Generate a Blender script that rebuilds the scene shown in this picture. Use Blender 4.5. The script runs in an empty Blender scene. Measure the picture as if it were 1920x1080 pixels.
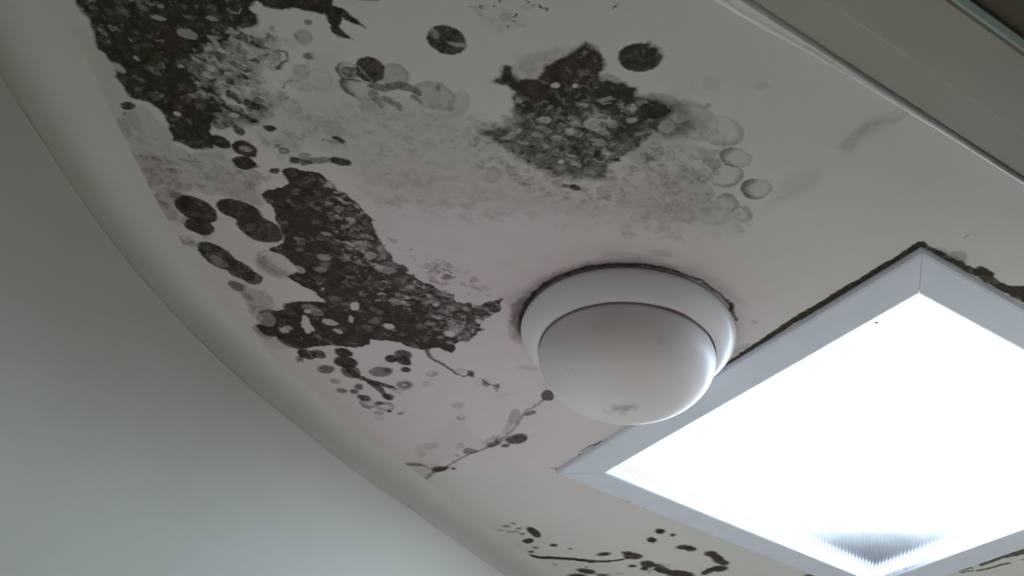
import bpy, bmesh, math
import numpy as np
from mathutils import Matrix, Vector

# ------------------------------------------------------------------ camera
CZ = 2.3                       # ceiling height
CAMZ = 1.45
F = 2000.0                     # focal length in pixels of a 1920 wide frame
RC = np.array([[-0.53368778, 0.84040555, -0.09431783],
               [0.46892383, 0.3868925, 0.79399284],
               [0.70376685, 0.3795164, -0.60056599]])   # columns: room X, -Y, -Z seen by the camera (right, down, forward)
u_, s_, v_ = np.linalg.svd(RC); RC = u_ @ v_

def px(x, y, z=CZ):
    """point of the photograph -> point of the room on the level z"""
    r = RC.T @ np.array([x - 960.0, y - 540.0, F])
    s = (z - CAMZ) / (-r[2])
    return np.array([r[0] * s, -r[1] * s])

sc = bpy.context.scene
col = sc.collection
cam_d = bpy.data.cameras.new('camera'); cam = bpy.data.objects.new('camera', cam_d); col.objects.link(cam)
right = Vector((RC[0, 0], -RC[0, 1], -RC[0, 2])); down = Vector((RC[1, 0], -RC[1, 1], -RC[1, 2])); fwd = Vector((RC[2, 0], -RC[2, 1], -RC[2, 2]))
m = Matrix((right, -down, -fwd)).transposed().to_4x4(); m.translation = Vector((0, 0, CAMZ))
cam.matrix_world = m
cam_d.sensor_width = 36; cam_d.lens = F / 1920 * 36; cam_d.clip_start = .01
sc.camera = cam

# ------------------------------------------------------------------ light
sc.view_settings.view_transform = 'Standard'; sc.view_settings.look = 'None'
sc.view_settings.gamma = 1; sc.view_settings.use_curve_mapping = False
sc.view_settings.exposure = -.20
w = bpy.data.worlds.new('world'); sc.world = w; w.use_nodes = True
w.node_tree.nodes['Background'].inputs[0].default_value = (.75, .85, 1, 1)
w.node_tree.nodes['Background'].inputs[1].default_value = .15

ZF = CZ - .008                                                                   # lower face of the skylight frame
IN = [tuple(px(x, y, ZF)) for x, y in ((1723, 551), (1134, 887), (1641, 1094), (2290, 860))]   # opening of the skylight frame
o0, o1 = px(1728, 462), px(1041, 881)
OUT = [tuple(o0), tuple(o1), (IN[2][0] + o1[0] - IN[1][0], IN[2][1] - .066), (IN[3][0] + o0[0] - IN[0][0], IN[3][1] - .066)]

def area(name, loc, rot, sx, sy, energy, color, spread=180):
    l = bpy.data.lights.new(name, 'AREA'); l.shape = 'RECTANGLE'; l.size = sx; l.size_y = sy; l.energy = energy; l.color = color
    o = bpy.data.objects.new(name, l); o.location = loc; o.rotation_euler = rot; col.objects.link(o); l.spread = math.radians(spread); return o
area('skylight_daylight', ((IN[0][0] + IN[2][0]) / 2, (IN[0][1] + IN[2][1]) / 2, CZ + .40), (0, 0, 0), .62, .61, 96, (.77, .92, 1.06), 145)
area('corridor_fill', (-1.35, .2, 1.3), (0, -math.pi / 2, 0), 1.2, 1.0, .6, (.95, .97, 1))  # fill light added behind the camera, no window is built there

# ------------------------------------------------------------------ materials
def mat(name, color, rough=.6, spec=.5, noise=0, nscale=6, color2=None, bump=0, bscale=200, coat=0):
    m = bpy.data.materials.new(name); m.use_nodes = True; nt = m.node_tree; b = nt.nodes['Principled BSDF']
    b.inputs['Base Color'].default_value = (*color, 1); b.inputs['Roughness'].default_value = rough
    b.inputs['Specular IOR Level'].default_value = spec; b.inputs['Coat Weight'].default_value = coat
    tc = nt.nodes.new('ShaderNodeTexCoord')
    n = nt.nodes.new('ShaderNodeTexNoise'); n.inputs['Scale'].default_value = nscale; n.inputs['Detail'].default_value = 5
    nt.links.new(tc.outputs['Object'], n.inputs['Vector'])
    mx = nt.nodes.new('ShaderNodeMix'); mx.data_type = 'RGBA'
    c2 = color2 or tuple(c * .9 for c in color)
    mx.inputs[6].default_value = (*color, 1); mx.inputs[7].default_value = (*c2, 1)
    mr = nt.nodes.new('ShaderNodeMapRange'); mr.inputs[1].default_value = .4; mr.inputs[2].default_value = .7
    nt.links.new(n.outputs[0], mr.inputs[0]); nt.links.new(mr.outputs[0], mx.inputs[0]); nt.links.new(mx.outputs[2], b.inputs['Base Color'])
    if bump:
        n2 = nt.nodes.new('ShaderNodeTexNoise'); n2.inputs['Scale'].default_value = bscale; n2.inputs['Detail'].default_value = 3
        nt.links.new(tc.outputs['Object'], n2.inputs['Vector'])
        bp = nt.nodes.new('ShaderNodeBump'); bp.inputs['Strength'].default_value = bump; bp.inputs['Distance'].default_value = .001
        nt.links.new(n2.outputs[0], bp.inputs['Height']); nt.links.new(bp.outputs[0], b.inputs['Normal'])
    return m

M_wall = mat('wall_paint', (.66, .645, .595), .5, .35, nscale=3, color2=(.645, .635, .585), bump=.15)
M_cove = mat('cornice_paint', (.585, .56, .51), .6, .3, nscale=4, color2=(.57, .545, .495), bump=.1)
def blend_top(m, top):                          # cornice colour blends into the ceiling colour towards its top
    nt = m.node_tree; N = nt.nodes; L = nt.links; b = N['Principled BSDF']; old = b.inputs['Base Color'].links[0].from_socket
    tc = N.new('ShaderNodeTexCoord'); sx = N.new('ShaderNodeSeparateXYZ'); L.new(tc.outputs['Object'], sx.inputs[0])
    mr = N.new('ShaderNodeMapRange'); mr.interpolation_type = 'SMOOTHSTEP'; mr.inputs[1].default_value = CZ - .040; mr.inputs[2].default_value = CZ - .0002; L.new(sx.outputs[2], mr.inputs[0])
    mx = N.new('ShaderNodeMix'); mx.data_type = 'RGBA'; L.new(mr.outputs[0], mx.inputs[0]); L.new(old, mx.inputs[6]); mx.inputs[7].default_value = (*top, 1); L.new(mx.outputs[2], b.inputs['Base Color'])
blend_top(M_cove, (.77, .748, .722))
M_trim = mat('gloss_trim_paint', (.46, .455, .40), .2, .6, nscale=5, color2=(.44, .435, .38), bump=.08, bscale=60)
M_frame = mat('skylight_frame_paint', (.83, .86, .97), .45, .4, nscale=30, color2=(.79, .83, .93), bump=.1)
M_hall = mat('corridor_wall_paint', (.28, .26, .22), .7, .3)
M_floor = mat('floor_vinyl', (.74, .585, .46), .4, .4)
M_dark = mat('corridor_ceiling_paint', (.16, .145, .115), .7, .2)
M_edge = mat('edge_strip', (.36, .45, .42), .5, .3)
M_plastic = mat('lamp_ring_plastic', (.95, .93, .97), .35, .5, nscale=12, color2=(.93, .90, .94))
M_shaft = mat('shaft_grey', (.30, .315, .335), .6, .3)  # shaft walls greyed to dim the far side of the panel

# ------------------------------------------------------------------ helpers
def link(name, verts, faces, material, parent=None, smooth=False):
    me = bpy.data.meshes.new(name); me.from_pydata([tuple(map(float, v)) for v in verts], [], faces); me.update()
    bm = bmesh.new(); bm.from_mesh(me); bmesh.ops.recalc_face_normals(bm, faces=bm.faces); bm.to_mesh(me); bm.free()
    if smooth: me.polygons.foreach_set('use_smooth', [True] * len(me.polygons))
    me.materials.append(material)
    o = bpy.data.objects.new(name, me); col.objects.link(o)
    if parent: o.parent = parent
    return o
def structure(o): o['kind'] = 'structure'; return o
def box(name, a, b, material, parent=None, bevel=0):
    v = [(x, y, z) for x in (a[0], b[0]) for y in (a[1], b[1]) for z in (a[2], b[2])]
    f = [(0, 1, 3, 2), (4, 6, 7, 5), (0, 4, 5, 1), (2, 3, 7, 6), (0, 2, 6, 4), (1, 5, 7, 3)]
    o = link(name, v, f, material, parent)
    if bevel:
        md = o.modifiers.new('b', 'BEVEL'); md.width = bevel; md.segments = 3
    return o
def tag(o, label=None, cat=None, group=None):
    if label: o['label'] = label
    if cat: o['category'] = cat
    if group: o['group'] = group
    return o
def empty(name, loc):
    o = bpy.data.objects.new(name, None); o.location = loc; col.objects.link(o); return o

# ------------------------------------------------------------------ mould on the ceiling: traced patches, evaluated on a fine ceiling mesh
SLX = (.62, 1.37); SLY = (-1.62, -.875)          # hole for the skylight
def graded(a, b, c0, c1, fine, coarse):
    l = list(np.arange(a, c0, coarse)); mid = list(np.arange(c0, c1, fine)); r = list(np.arange(c1, b, coarse)) + [b]
    return np.array(l + mid + r)
XS = np.unique(np.concatenate([graded(.47, 1.985, .57, 1.80, .0015, .006), SLX]))
YS = np.unique(np.concatenate([graded(-2.06, .46, -.90, .13, .0015, .0025), SLY]))
NX, NY = len(XS), len(YS)
X, Y = np.meshgrid(XS, YS, indexing='ij')
rng = np.random.default_rng(11)
def vnoise(scale, seed, sx=1, sy=1):
    r = np.random.default_rng(seed)
    gx = (XS + 1) / scale / sx; gy = (YS + 3) / scale / sy
    ix = gx.astype(int); iy = gy.astype(int); fx = gx - ix; fy = gy - iy
    fx = fx * fx * (3 - 2 * fx); fy = fy * fy * (3 - 2 * fy)
    L = r.uniform(-1, 1, (ix.max() + 2, iy.max() + 2))
    A = L[ix] * (1 - fx)[:, None] + L[ix + 1] * fx[:, None]
    return A[:, iy] * (1 - fy)[None] + A[:, iy + 1] * fy[None]
W = 1 / 1300.0                                   # about one photograph pixel on the ceiling
WX = X + W * (3.0 * vnoise(.016, 1) + 2.2 * vnoise(.007, 2) + 1.3 * vnoise(.0035, 3))
WY = Y + W * (3.0 * vnoise(.016, 4) + 2.2 * vnoise(.007, 5) + 1.3 * vnoise(.0035, 6))
DARK = np.zeros((NX, NY)); TINT = np.zeros((NX, NY)); GRIT = np.zeros((NX, NY))
MARG = .012
def window(x0, x1, y0, y1):
    return (slice(np.searchsorted(XS, x0 - MARG), np.searchsorted(XS, x1 + MARG)), slice(np.searchsorted(YS, y0 - MARG), np.searchsorted(YS, y1 + MARG)))
def sm(t): t = np.clip(t, 0, 1); return t * t * (3 - 2 * t)
def poly_sd(P, x, y):
    """signed distance, positive inside"""
    d = np.full(x.shape, 1e9); ins = np.zeros(x.shape, bool)
    for i in range(len(P)):
        a = P[i]; b = P[(i + 1) % len(P)]; e = b - a; L = e @ e
        if L < 1e-14: continue
        t = np.clip(((x - a[0]) * e[0] + (y - a[1]) * e[1]) / L, 0, 1)
        d = np.minimum(d, (x - a[0] - t * e[0]) ** 2 + (y - a[1] - t * e[1]) ** 2)
        c = ((a[1] > y) != (b[1] > y)) & (x < (b[0] - a[0]) * (y - a[1]) / (b[1] - a[1] + 1e-15) + a[0])
        ins ^= c
    return np.sqrt(d) * np.where(ins, 1, -1)
def put(F_, s, v, mode):
    if mode == 'max': F_[s] = np.maximum(F_[s], v)
    elif mode == 'over': F_[s] = 1 - (1 - F_[s]) * (1 - v)
    elif mode == 'mul': F_[s] *= (1 - v)
def patch(F_, pts, k=1.0, soft=3, mode='over', warp=1):
    P = np.array([px(*p) for p in pts]); s = window(P[:, 0].min() - soft * W, P[:, 0].max() + soft * W, P[:, 1].min() - soft * W, P[:, 1].max() + soft * W)
    x = X[s] + warp * (WX[s] - X[s]); y = Y[s] + warp * (WY[s] - Y[s])
    put(F_, s, k * sm(poly_sd(P, x, y) / (soft * W) + .5), mode)
def jac(cx, cy):
    c = px(cx, cy); J = np.array([px(cx + 1, cy) - c, px(cx, cy + 1) - c]).T
    return c, np.linalg.inv(J), J
def ell(F_, cx, cy, rx, ry, ang=0, k=1.0, kind='d', soft=2.5, mode='over', dirn=None, warp=.6, rim=.25):
    c, JI, J = jac(cx, cy)
    R = max(rx, ry) * 1.25 + soft
    ex = np.abs(J[0]).sum() * R; ey = np.abs(J[1]).sum() * R
    if ex > .5 or ey > .5: return
    s = window(c[0] - ex, c[0] + ex, c[1] - ey, c[1] + ey)
    x = X[s] + warp * (WX[s] - X[s]) - c[0]; y = Y[s] + warp * (WY[s] - Y[s]) - c[1]
    u = JI[0, 0] * x + JI[0, 1] * y; v = JI[1, 0] * x + JI[1, 1] * y
    a = math.radians(ang); p = (u * math.cos(a) + v * math.sin(a)) / rx; q = (-u * math.sin(a) + v * math.cos(a)) / ry
    r = np.hypot(p, q); ss = soft / min(rx, ry)
    body = sm((1 - r) / ss + .5)
    if kind == 'd': val = body
    else:                                        # ring: dark rim, pale middle
        wdt = max(4.2 / min(rx, ry), .16)
        val = body * np.maximum(rim, sm(1 - (1 - r) / (wdt * 2.2)))
        if dirn is not None and kind == 'r':
            th = np.arctan2(v, u) - math.radians(dirn); val = body * np.maximum(rim * .8, sm(1 - (1 - r) / (wdt * 2.2 * (.75 + .9 * sm(.5 + .6 * np.cos(th))))) * (.42 + .58 * sm(.5 + .7 * np.cos(th))))
    put(F_, s, k * val, mode)
def stroke(F_, pts, w=3.0, k=1.0, soft=2.5, mode='over', warp=.7, w1=None):
    P = np.array([px(*p) for p in pts]); s = window(P[:, 0].min() - 2 * w * W, P[:, 0].max() + 2 * w * W, P[:, 1].min() - 2 * w * W, P[:, 1].max() + 2 * w * W)
    x = X[s] + warp * (WX[s] - X[s]); y = Y[s] + warp * (WY[s] - Y[s]); d = np.full(x.shape, -1e9); n = len(P) - 1
    for i in range(n):
        a, b = P[i], P[i + 1]; e = b - a; t = np.clip(((x - a[0]) * e[0] + (y - a[1]) * e[1]) / (e @ e), 0, 1)
        ww = w if w1 is None else w + (w1 - w) * (i + t) / n
        d = np.maximum(d, ww * W - np.hypot(x - a[0] - t * e[0], y - a[1] - t * e[1]))
    put(F_, s, k * sm(d / (soft * W) + .5), mode)
def inside(pts, n, r=None):
    r = r or rng; pts = np.array(pts, float); out = []
    lo, hi = pts.min(0), pts.max(0)
    while len(out) < n:
        q = r.uniform(lo, hi); c = False
        for i in range(len(pts)):
            a, b = pts[i], pts[(i + 1) % len(pts)]
            if (a[1] > q[1]) != (b[1] > q[1]) and q[0] < (b[0] - a[0]) * (q[1] - a[1]) / (b[1] - a[1]) + a[0]: c = not c
        if c: out.append(q)
    return out

# --- faint film, tinted stains
for P, k, so in (
    ([(560, 210), (700, 180), (790, 190), (900, 225), (960, 290), (1050, 345), (1180, 350), (1300, 300), (1400, 400), (1380, 430), (1250, 430), (1100, 410), (960, 390), (800, 380), (700, 360), (650, 300), (590, 280)], .17, 60),
    ([(225, 215), (250, 205), (275, 200), (310, 240), (330, 275), (360, 290), (400, 283), (450, 300), (480, 330), (500, 385), (490, 388), (440, 372), (385, 362), (340, 350), (320, 345), (290, 350), (250, 300)], .24, 8),
    ([(270, 310), (330, 320), (345, 350), (320, 380), (350, 420), (320, 415), (290, 380)], .28, 12),
    ([(400, 300), (440, 330), (470, 345), (500, 385), (480, 388), (430, 378), (400, 355)], .16, 4),
    ([(500, 180), (560, 190), (600, 230), (560, 290), (500, 280), (470, 240)], .15, 20),
    ([(1160, 200), (1270, 170), (1330, 230), (1300, 300), (1340, 380), (1300, 420), (1200, 400), (1130, 350), (1180, 290)], .16, 16),
    ([(1590, 290), (1575, 275), (1600, 245), (1640, 222), (1700, 212), (1680, 228), (1640, 245), (1610, 270)], .28, 16),
    ([(1430, 400), (1470, 375), (1530, 350), (1540, 320), (1480, 325), (1455, 360)], .14, 22),
    ([(590, 100), (640, 90), (650, 180), (600, 210), (560, 190)], .10, 24),
    ([(215, 60), (240, 180), (225, 240), (190, 200), (150, 60)], .14, 40),
    ([(900, 30), (960, 25), (980, 45), (930, 60)], .12, 20),
    ([(860, 770), (900, 830), (870, 850), (800, 880), (780, 860)], .07, 24),
    ([(400, 265), (445, 275), (420, 300), (360, 290)], .20, 8)):
    patch(TINT, P, k, so)
for e in ((740, 143, 30, 23, 20, .34), (815, 180, 42, 26, 20, .30), (862, 195, 20, 26, 30, .22), (570, 70, 17, 14, 10, .42), (580, 105, 10, 7, 10, .4), (568, 136, 15, 12, 0, .25),
          (1336, 157, 18, 14, 0, .12), (1425, 163, 14, 8, 0, .16), (1327, 197, 6, 5, 0, .45), (1242, 265, 50, 40, 0, .1), (612, 160, 24, 16, 0, .10), (560, 155, 26, 16, 30, .18),
          (625, 242, 24, 14, 25, .26), (540, 270, 30, 14, 20, .14), (600, 262, 40, 20, 10, .08), (1145, 132 + 20, 20, 14, 15, .45), (1250, 195, 45, 16, 20, .36), (1300, 215, 40, 26, 30, .22),
          (1336, 305, 18, 12, 20, .5), (1200, 285, 30, 16, 0, .2), (858, 760, 12, 6, 0, .3), (862, 835, 9, 6, 0, .3), (800, 838, 24, 7, -10, .22), (790, 852, 9, 5, -10, .25),
          (942, 742, 20, 4, -20, .12), (965, 782, 11, 15, 25, .42), (952, 800, 6, 16, 30, .3), (925, 826, 22, 9, -15, .3), (795, 885, 30, 12, -20, .2), (1235, 1060, 25, 5, 0, .2),
          (347, 455, 20, 6, 10, .3), (388, 445, 10, 5, 0, .22), (330, 452, 14, 10, 15, .22), (445, 537, 18, 9, 20, .6), (485, 562, 30, 18, 22, .34), (495, 590, 26, 15, 20, .28), (520, 645, 30, 9, 12, .2),
          (505, 600, 24, 20, 20, .35), (500, 622, 20, 16, 10, .35), (360, 417, 20, 12, 25, .4), (330, 372, 26, 12, 30, .3), (315, 395, 22, 14, 30, .22), (1028, 335, 6, 9, 0, .2), (230, 240, 14, 22, -35, .3),
          (255, 230, 10, 24, -30, .22), (290, 300, 50, 7, 10, .26), (345, 350, 18, 9, 15, .36), (975, 250, 60, 30, 0, .16), (700, 200, 30, 14, 20, .2), (1180, 480, 60, 7, 5, .18), (1240, 475, 25, 6, 10, .22),
          (968, 610, 14, 30, 20, .22), (1395, 655, 20, 10, -25, .3), (1415, 603, 6, 3, 0, .35), (850, 575, 40, 10, 10, .2), (860, 695, 14, 5, 0, .25), (990, 690, 24, 4, 5, .2), (240, 335, 12, 14, 0, .1)):
    ell(TINT, *e[:5], k=e[5], soft=4)
ell(TINT, 512, 500, 34, 16, 25, .55, soft=10); ell(TINT, 528, 492, 30, 12, 25, .8, soft=8, mode='mul')
# pale ringed discs to the right of the middle patch
for e in ((1300, 228, 50, 34, 20, .28, None), (1352, 246, 45, 28, 12, .42, 60), (1330, 268, 30, 26, 0, .28, 60), (1378, 295, 30, 18, 12, .85, 190), (1362, 330, 33, 23, 0, .6, 60), (1418, 354, 30, 19, -5, .95, 165),
          (1318, 335, 12, 8, 0, .5, None), (1365, 380, 22, 16, 20, .6, -50), (1390, 402, 21, 15, 10, .5, 0), (1300, 360, 40, 26, 0, .25, -40), (1270, 400, 60, 20, 0, .14, 90), (1330, 400, 40, 22, 10, .22, 60),
          (810, 701, 12, 6, 0, .6, 60), (803, 720, 11, 5, 0, .35, 200), (1316, 155, 20, 18, 0, .15, 0), (672, 168, 40, 17, 24, .95, 190), (652, 133, 23, 16, 25, .9, 150), (815, 180, 42, 26, 15, .25, 270), (738, 143, 31, 24, 20, .35, -20),
          (520, 493, 40, 17, 25, .55, 190), (513, 105, 14, 11, 10, .55, -40), (520, 122, 14, 10, 0, .7, 40), (430, 232, 16, 7, 15, .7, None), (475, 226, 14, 7, 15, .5, None), (532, 282, 10, 6, 10, .8, None), (516, 320, 10, 5, 5, .95, None),
          (690, 757, 17, 9, 12, .75, 120), (722, 762, 19, 9, 5, .5, None), (711, 775, 8, 4, 0, .55, None), (712, 785, 9, 4, 0, .25, None), (757, 722, 18, 9, 5, .55, 20), (747, 732, 12, 5, 0, .4, None), (903, 716, 13, 7, 0, .35, 0), (863, 783, 10, 5, 0, .45, 100),
          (485, 205, 12, 7, 10, .4, None), (500, 215, 12, 7, 10, .35, None), (545, 200, 22, 13, 30, .35, None), (560, 130, 14, 8, 0, .4, 200), (600, 150, 26, 20, 20, .15, None), (455, 215, 12, 8, 10, .5, None), (460, 185, 16, 10, 10, .3, None), (515, 270, 16, 8, 0, .2, None), (340, 450, 24, 8, 10, .4, None), (360, 458, 10, 5, 10, .4, None),
          (650, 165, 14, 7, 0, .2, None), (500, 495, 18, 12, 30, .3, 200), (590, 225, 20, 10, 20, .15, None), (640, 225, 16, 9, 0, .25, None)):
    ell(DARK if e[5] > .4 else TINT, *e[:5], k=e[5] * .8, kind='r', dirn=e[6], rim=.2)

LX, LY = np.array([.988, -.7155]) + px(1188, 612) - px(1180, 620)      # centre of the dome lamp
# --- solid mould patches
M1 = [(140, -40), (142, 0), (165, 35), (178, 70), (195, 100), (215, 130), (228, 160), (240, 180), (275, 190), (300, 205), (312, 218), (314, 240), (325, 262), (345, 274), (368, 281), (395, 276), (402, 262), (392, 244), (398, 225), (418, 214), (412, 196), (396, 176), (372, 160), (356, 132), (362, 104), (400, 84), (430, 70), (450, 52), (466, 50), (482, 44), (480, 28), (466, 15), (478, 3), (500, -6), (500, -40)]
M1b = [(352, 100), (400, 60), (450, 50), (480, 62), (520, 78), (500, 110), (480, 140), (500, 170), (490, 200), (470, 225), (440, 235), (400, 235), (385, 200), (360, 160)]
M1c = [(478, -40), (478, 2), (500, 14), (540, 17), (580, 22), (606, 27), (612, 40), (622, 56), (640, 68), (664, 76), (652, 64), (636, 48), (640, 34), (662, 42), (686, 54), (672, 36), (650, 20), (625, 12), (618, -8), (560, -40)]
M2 = [(532, 316), (548, 313), (572, 322), (600, 325), (622, 340), (632, 352), (652, 366), (672, 386), (696, 408), (702, 432), (712, 452), (724, 470), (736, 490), (756, 496), (768, 515), (790, 528), (812, 534), (830, 546), (850, 552), (856, 566), (896, 570), (945, 560), (935, 584), (907, 602), (898, 622), (880, 640), (862, 640), (845, 662), (825, 652), (802, 656), (775, 654), (762, 650), (750, 642), (727, 639), (695, 638), (692, 646), (677, 652), (652, 652), (615, 647), (590, 650), (565, 652), (545, 645), (520, 632), (492, 625), (482, 612), (507, 588), (537, 580), (557, 564), (587, 565), (612, 564), (590, 550), (565, 535), (537, 517), (557, 506), (535, 490), (505, 477), (507, 467), (530, 455), (532, 447), (530, 435), (517, 412), (515, 388), (495, 373), (489, 361), (500, 356), (527, 353), (542, 344)]
M3 = [(924, 152), (940, 145), (944, 124), (958, 126), (962, 140), (980, 152), (1004, 148), (1018, 126), (1050, 112), (1078, 92), (1099, 81), (1122, 90), (1134, 108), (1131, 130), (1124, 140), (1142, 152), (1172, 157), (1195, 165), (1194, 182), (1215, 186), (1245, 194), (1258, 206), (1245, 218), (1215, 224), (1180, 215), (1130, 205), (1080, 205), (1030, 205), (1005, 205), (990, 212), (968, 200), (962, 182), (966, 172), (955, 162), (940, 160)]
M3b = [(962, 200), (970, 215), (955, 232), (912, 238), (903, 248), (925, 258), (945, 275), (965, 292), (1000, 308), (1035, 330), (1060, 342), (1100, 338), (1140, 335), (1150, 315), (1175, 298), (1195, 270), (1225, 250), (1240, 230), (1270, 205), (1180, 185), (1060, 185)]
patch(DARK, M1, .97, 7); patch(DARK, M1b, .50, 30)
patch(DARK, [(330, 60), (400, 50), (440, 90), (410, 130), (440, 170), (425, 220), (380, 220), (340, 150)], .55, 50, warp=2.5); patch(DARK, [(440, 175), (520, 190), (500, 225), (430, 225)], .4, 30, warp=2.5)
stroke(DARK, [(395, 150), (430, 172), (455, 188), (475, 200)], 3, .6, soft=5, warp=1.5); stroke(DARK, [(372, 150), (410, 186), (440, 205)], 5, .6, soft=6, warp=1.5); stroke(DARK, [(440, 165), (470, 190), (485, 202), (500, 205)], 2.5, .5, soft=4, warp=1.5); patch(DARK, M1c, .97, 4)
patch(DARK, M2, .97, 3.5); patch(DARK, [(620, 320), (680, 360), (740, 450), (860, 530), (970, 540), (940, 620), (870, 680), (830, 590), (720, 520), (665, 430)], .10, 50, 'mul', warp=2.5); patch(DARK, M3, .97, 9); patch(DARK, M3b, .74, 22, warp=2); patch(DARK, [(1010, 205), (1060, 200), (1190, 215), (1215, 230), (1170, 270), (1120, 265), (1060, 262), (1020, 240)], .35, 16, warp=2); patch(DARK, [(1200, 180), (1280, 195), (1310, 225), (1290, 260), (1230, 262), (1210, 225)], .35, 20)
patch(DARK, [(1078, 92), (1050, 112), (1010, 128), (1000, 150), (960, 140), (975, 110), (1040, 92)], .28, 26)
patch(DARK, [(960, 200), (1010, 205), (1030, 230), (1000, 245), (965, 235)], .35, 10)
patch(DARK, [(1060, 215), (1140, 210), (1175, 230), (1100, 250), (1040, 240)], .0, 10)
patch(DARK, [(1070, 270), (1130, 275), (1140, 310), (1090, 320), (1060, 300)], .45, 12)
patch(DARK, [(1215, 230), (1290, 215), (1300, 240), (1250, 260), (1205, 262)], .35, 14)
patch(DARK, [(1195, 285), (1220, 288), (1228, 300), (1210, 306), (1192, 298)], .4, 5)
# paler bites inside the patches
patch(DARK, [(567, 592), (578, 596), (592, 622), (575, 626), (562, 612)], .9, 3, 'mul')
patch(DARK, [(480, 4), (468, 16), (484, 26), (500, 20), (494, 8)], .95, 3, 'mul')
for e in ((520, 493, 38, 16, 26, .85), (560, 505, 12, 6, 25, .6), (665, 574, 8, 7, 0, .95), (657, 598, 6, 6, 0, .8), (618, 604, 14, 6, 12, .75), (729, 612, 11, 5, 8, .9), (843, 626, 12, 5, 5, .85), (898, 602, 8, 4, 20, .85), (818, 572, 6, 3, 0, .8),
          (764, 558, 5, 3, 10, .7), (577, 584, 7, 4, 10, .7), (532, 620, 9, 5, 10, .6), (634, 622, 10, 4, 20, .7), (606, 542, 3, 3, 0, .8), (875, 578, 9, 3, 0, .6), (858, 612, 14, 12, 0, .35), (760, 690, 3, 2, 0, .5), (592, 586, 16, 7, 15, .3),
          (606, 482, 12, 6, 15, .4), (610, 438, 10, 4, 15, .5), (600, 505, 14, 5, 8, .35), (660, 412, 10, 5, 15, .5), (695, 480, 10, 8, 0, .5), (680, 470, 14, 5, 10, .4), (706, 498, 12, 5, 5, .5), (720, 505, 20, 7, 10, .35), (650, 345 + 15, 6, 3, 0, .3),
          (1040, 160, 8, 5, -20, .85), (1078, 161, 6, 4, 0, .95), (1132, 147, 7, 7, 0, .7), (975, 188, 8, 6, 0, .5), (1020, 225, 14, 7, 0, .75), (1115, 233, 22, 12, 5, .55), (1182, 200, 10, 6, 20, .65), (1185, 225, 10, 5, 0, .6), (1145, 232, 12, 8, 10, .5),
          (1078, 232, 10, 6, 0, .4), (960, 251, 9, 6, 0, .6), (1052, 303, 5, 4, 0, .9), (1075, 245, 14, 6, 0, .4), (1120, 268, 16, 8, 10, .4), (1140, 285, 12, 8, 0, .4), (1045, 257, 10, 5, 0, .5), (1275, 215, 20, 14, 0, .4), (1250, 238, 16, 12, 0, .5), (1230, 260, 16, 12, 0, .6), (1210, 275, 20, 9, -30, .7), (1180, 305, 34, 18, -38, .75),
          (297, 33, 14, 4, 12, .55), (257, 110, 6, 3, 35, .6), (222, 128, 16, 6, 35, .7), (205, 124, 10, 4, 35, .4), (340, 124, 6, 3, 25, .75), (350, 64, 20, 9, 15, .5), (392, 140, 13, 6, 18, .6), (333, 213, 9, 4, 15, .85), (432, 188, 16, 6, 25, .7), (420, 160, 20, 9, 20, .5), (450, 170, 18, 9, 10, .6), (478, 160, 26, 12, 15, .5), (440, 215, 10, 5, 10, .6),
          (396, 35, 10, 4, 10, .45), (480, 210, 8, 5, 0, .4), (420, 90, 24, 8, 10, .35), (390, 92, 10, 4, 10, .5), (450, 105, 18, 8, 0, .4), (455, 85, 12, 5, 0, .4), (430, 120, 20, 10, 0, .4), (360, 180, 10, 5, 20, .3), (302, 12, 7, 5, 0, .35), (248, 0, 6, 3, 0, .4)):
    ell(DARK, *e[:5], k=e[5], soft=2.5, mode='mul')
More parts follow.
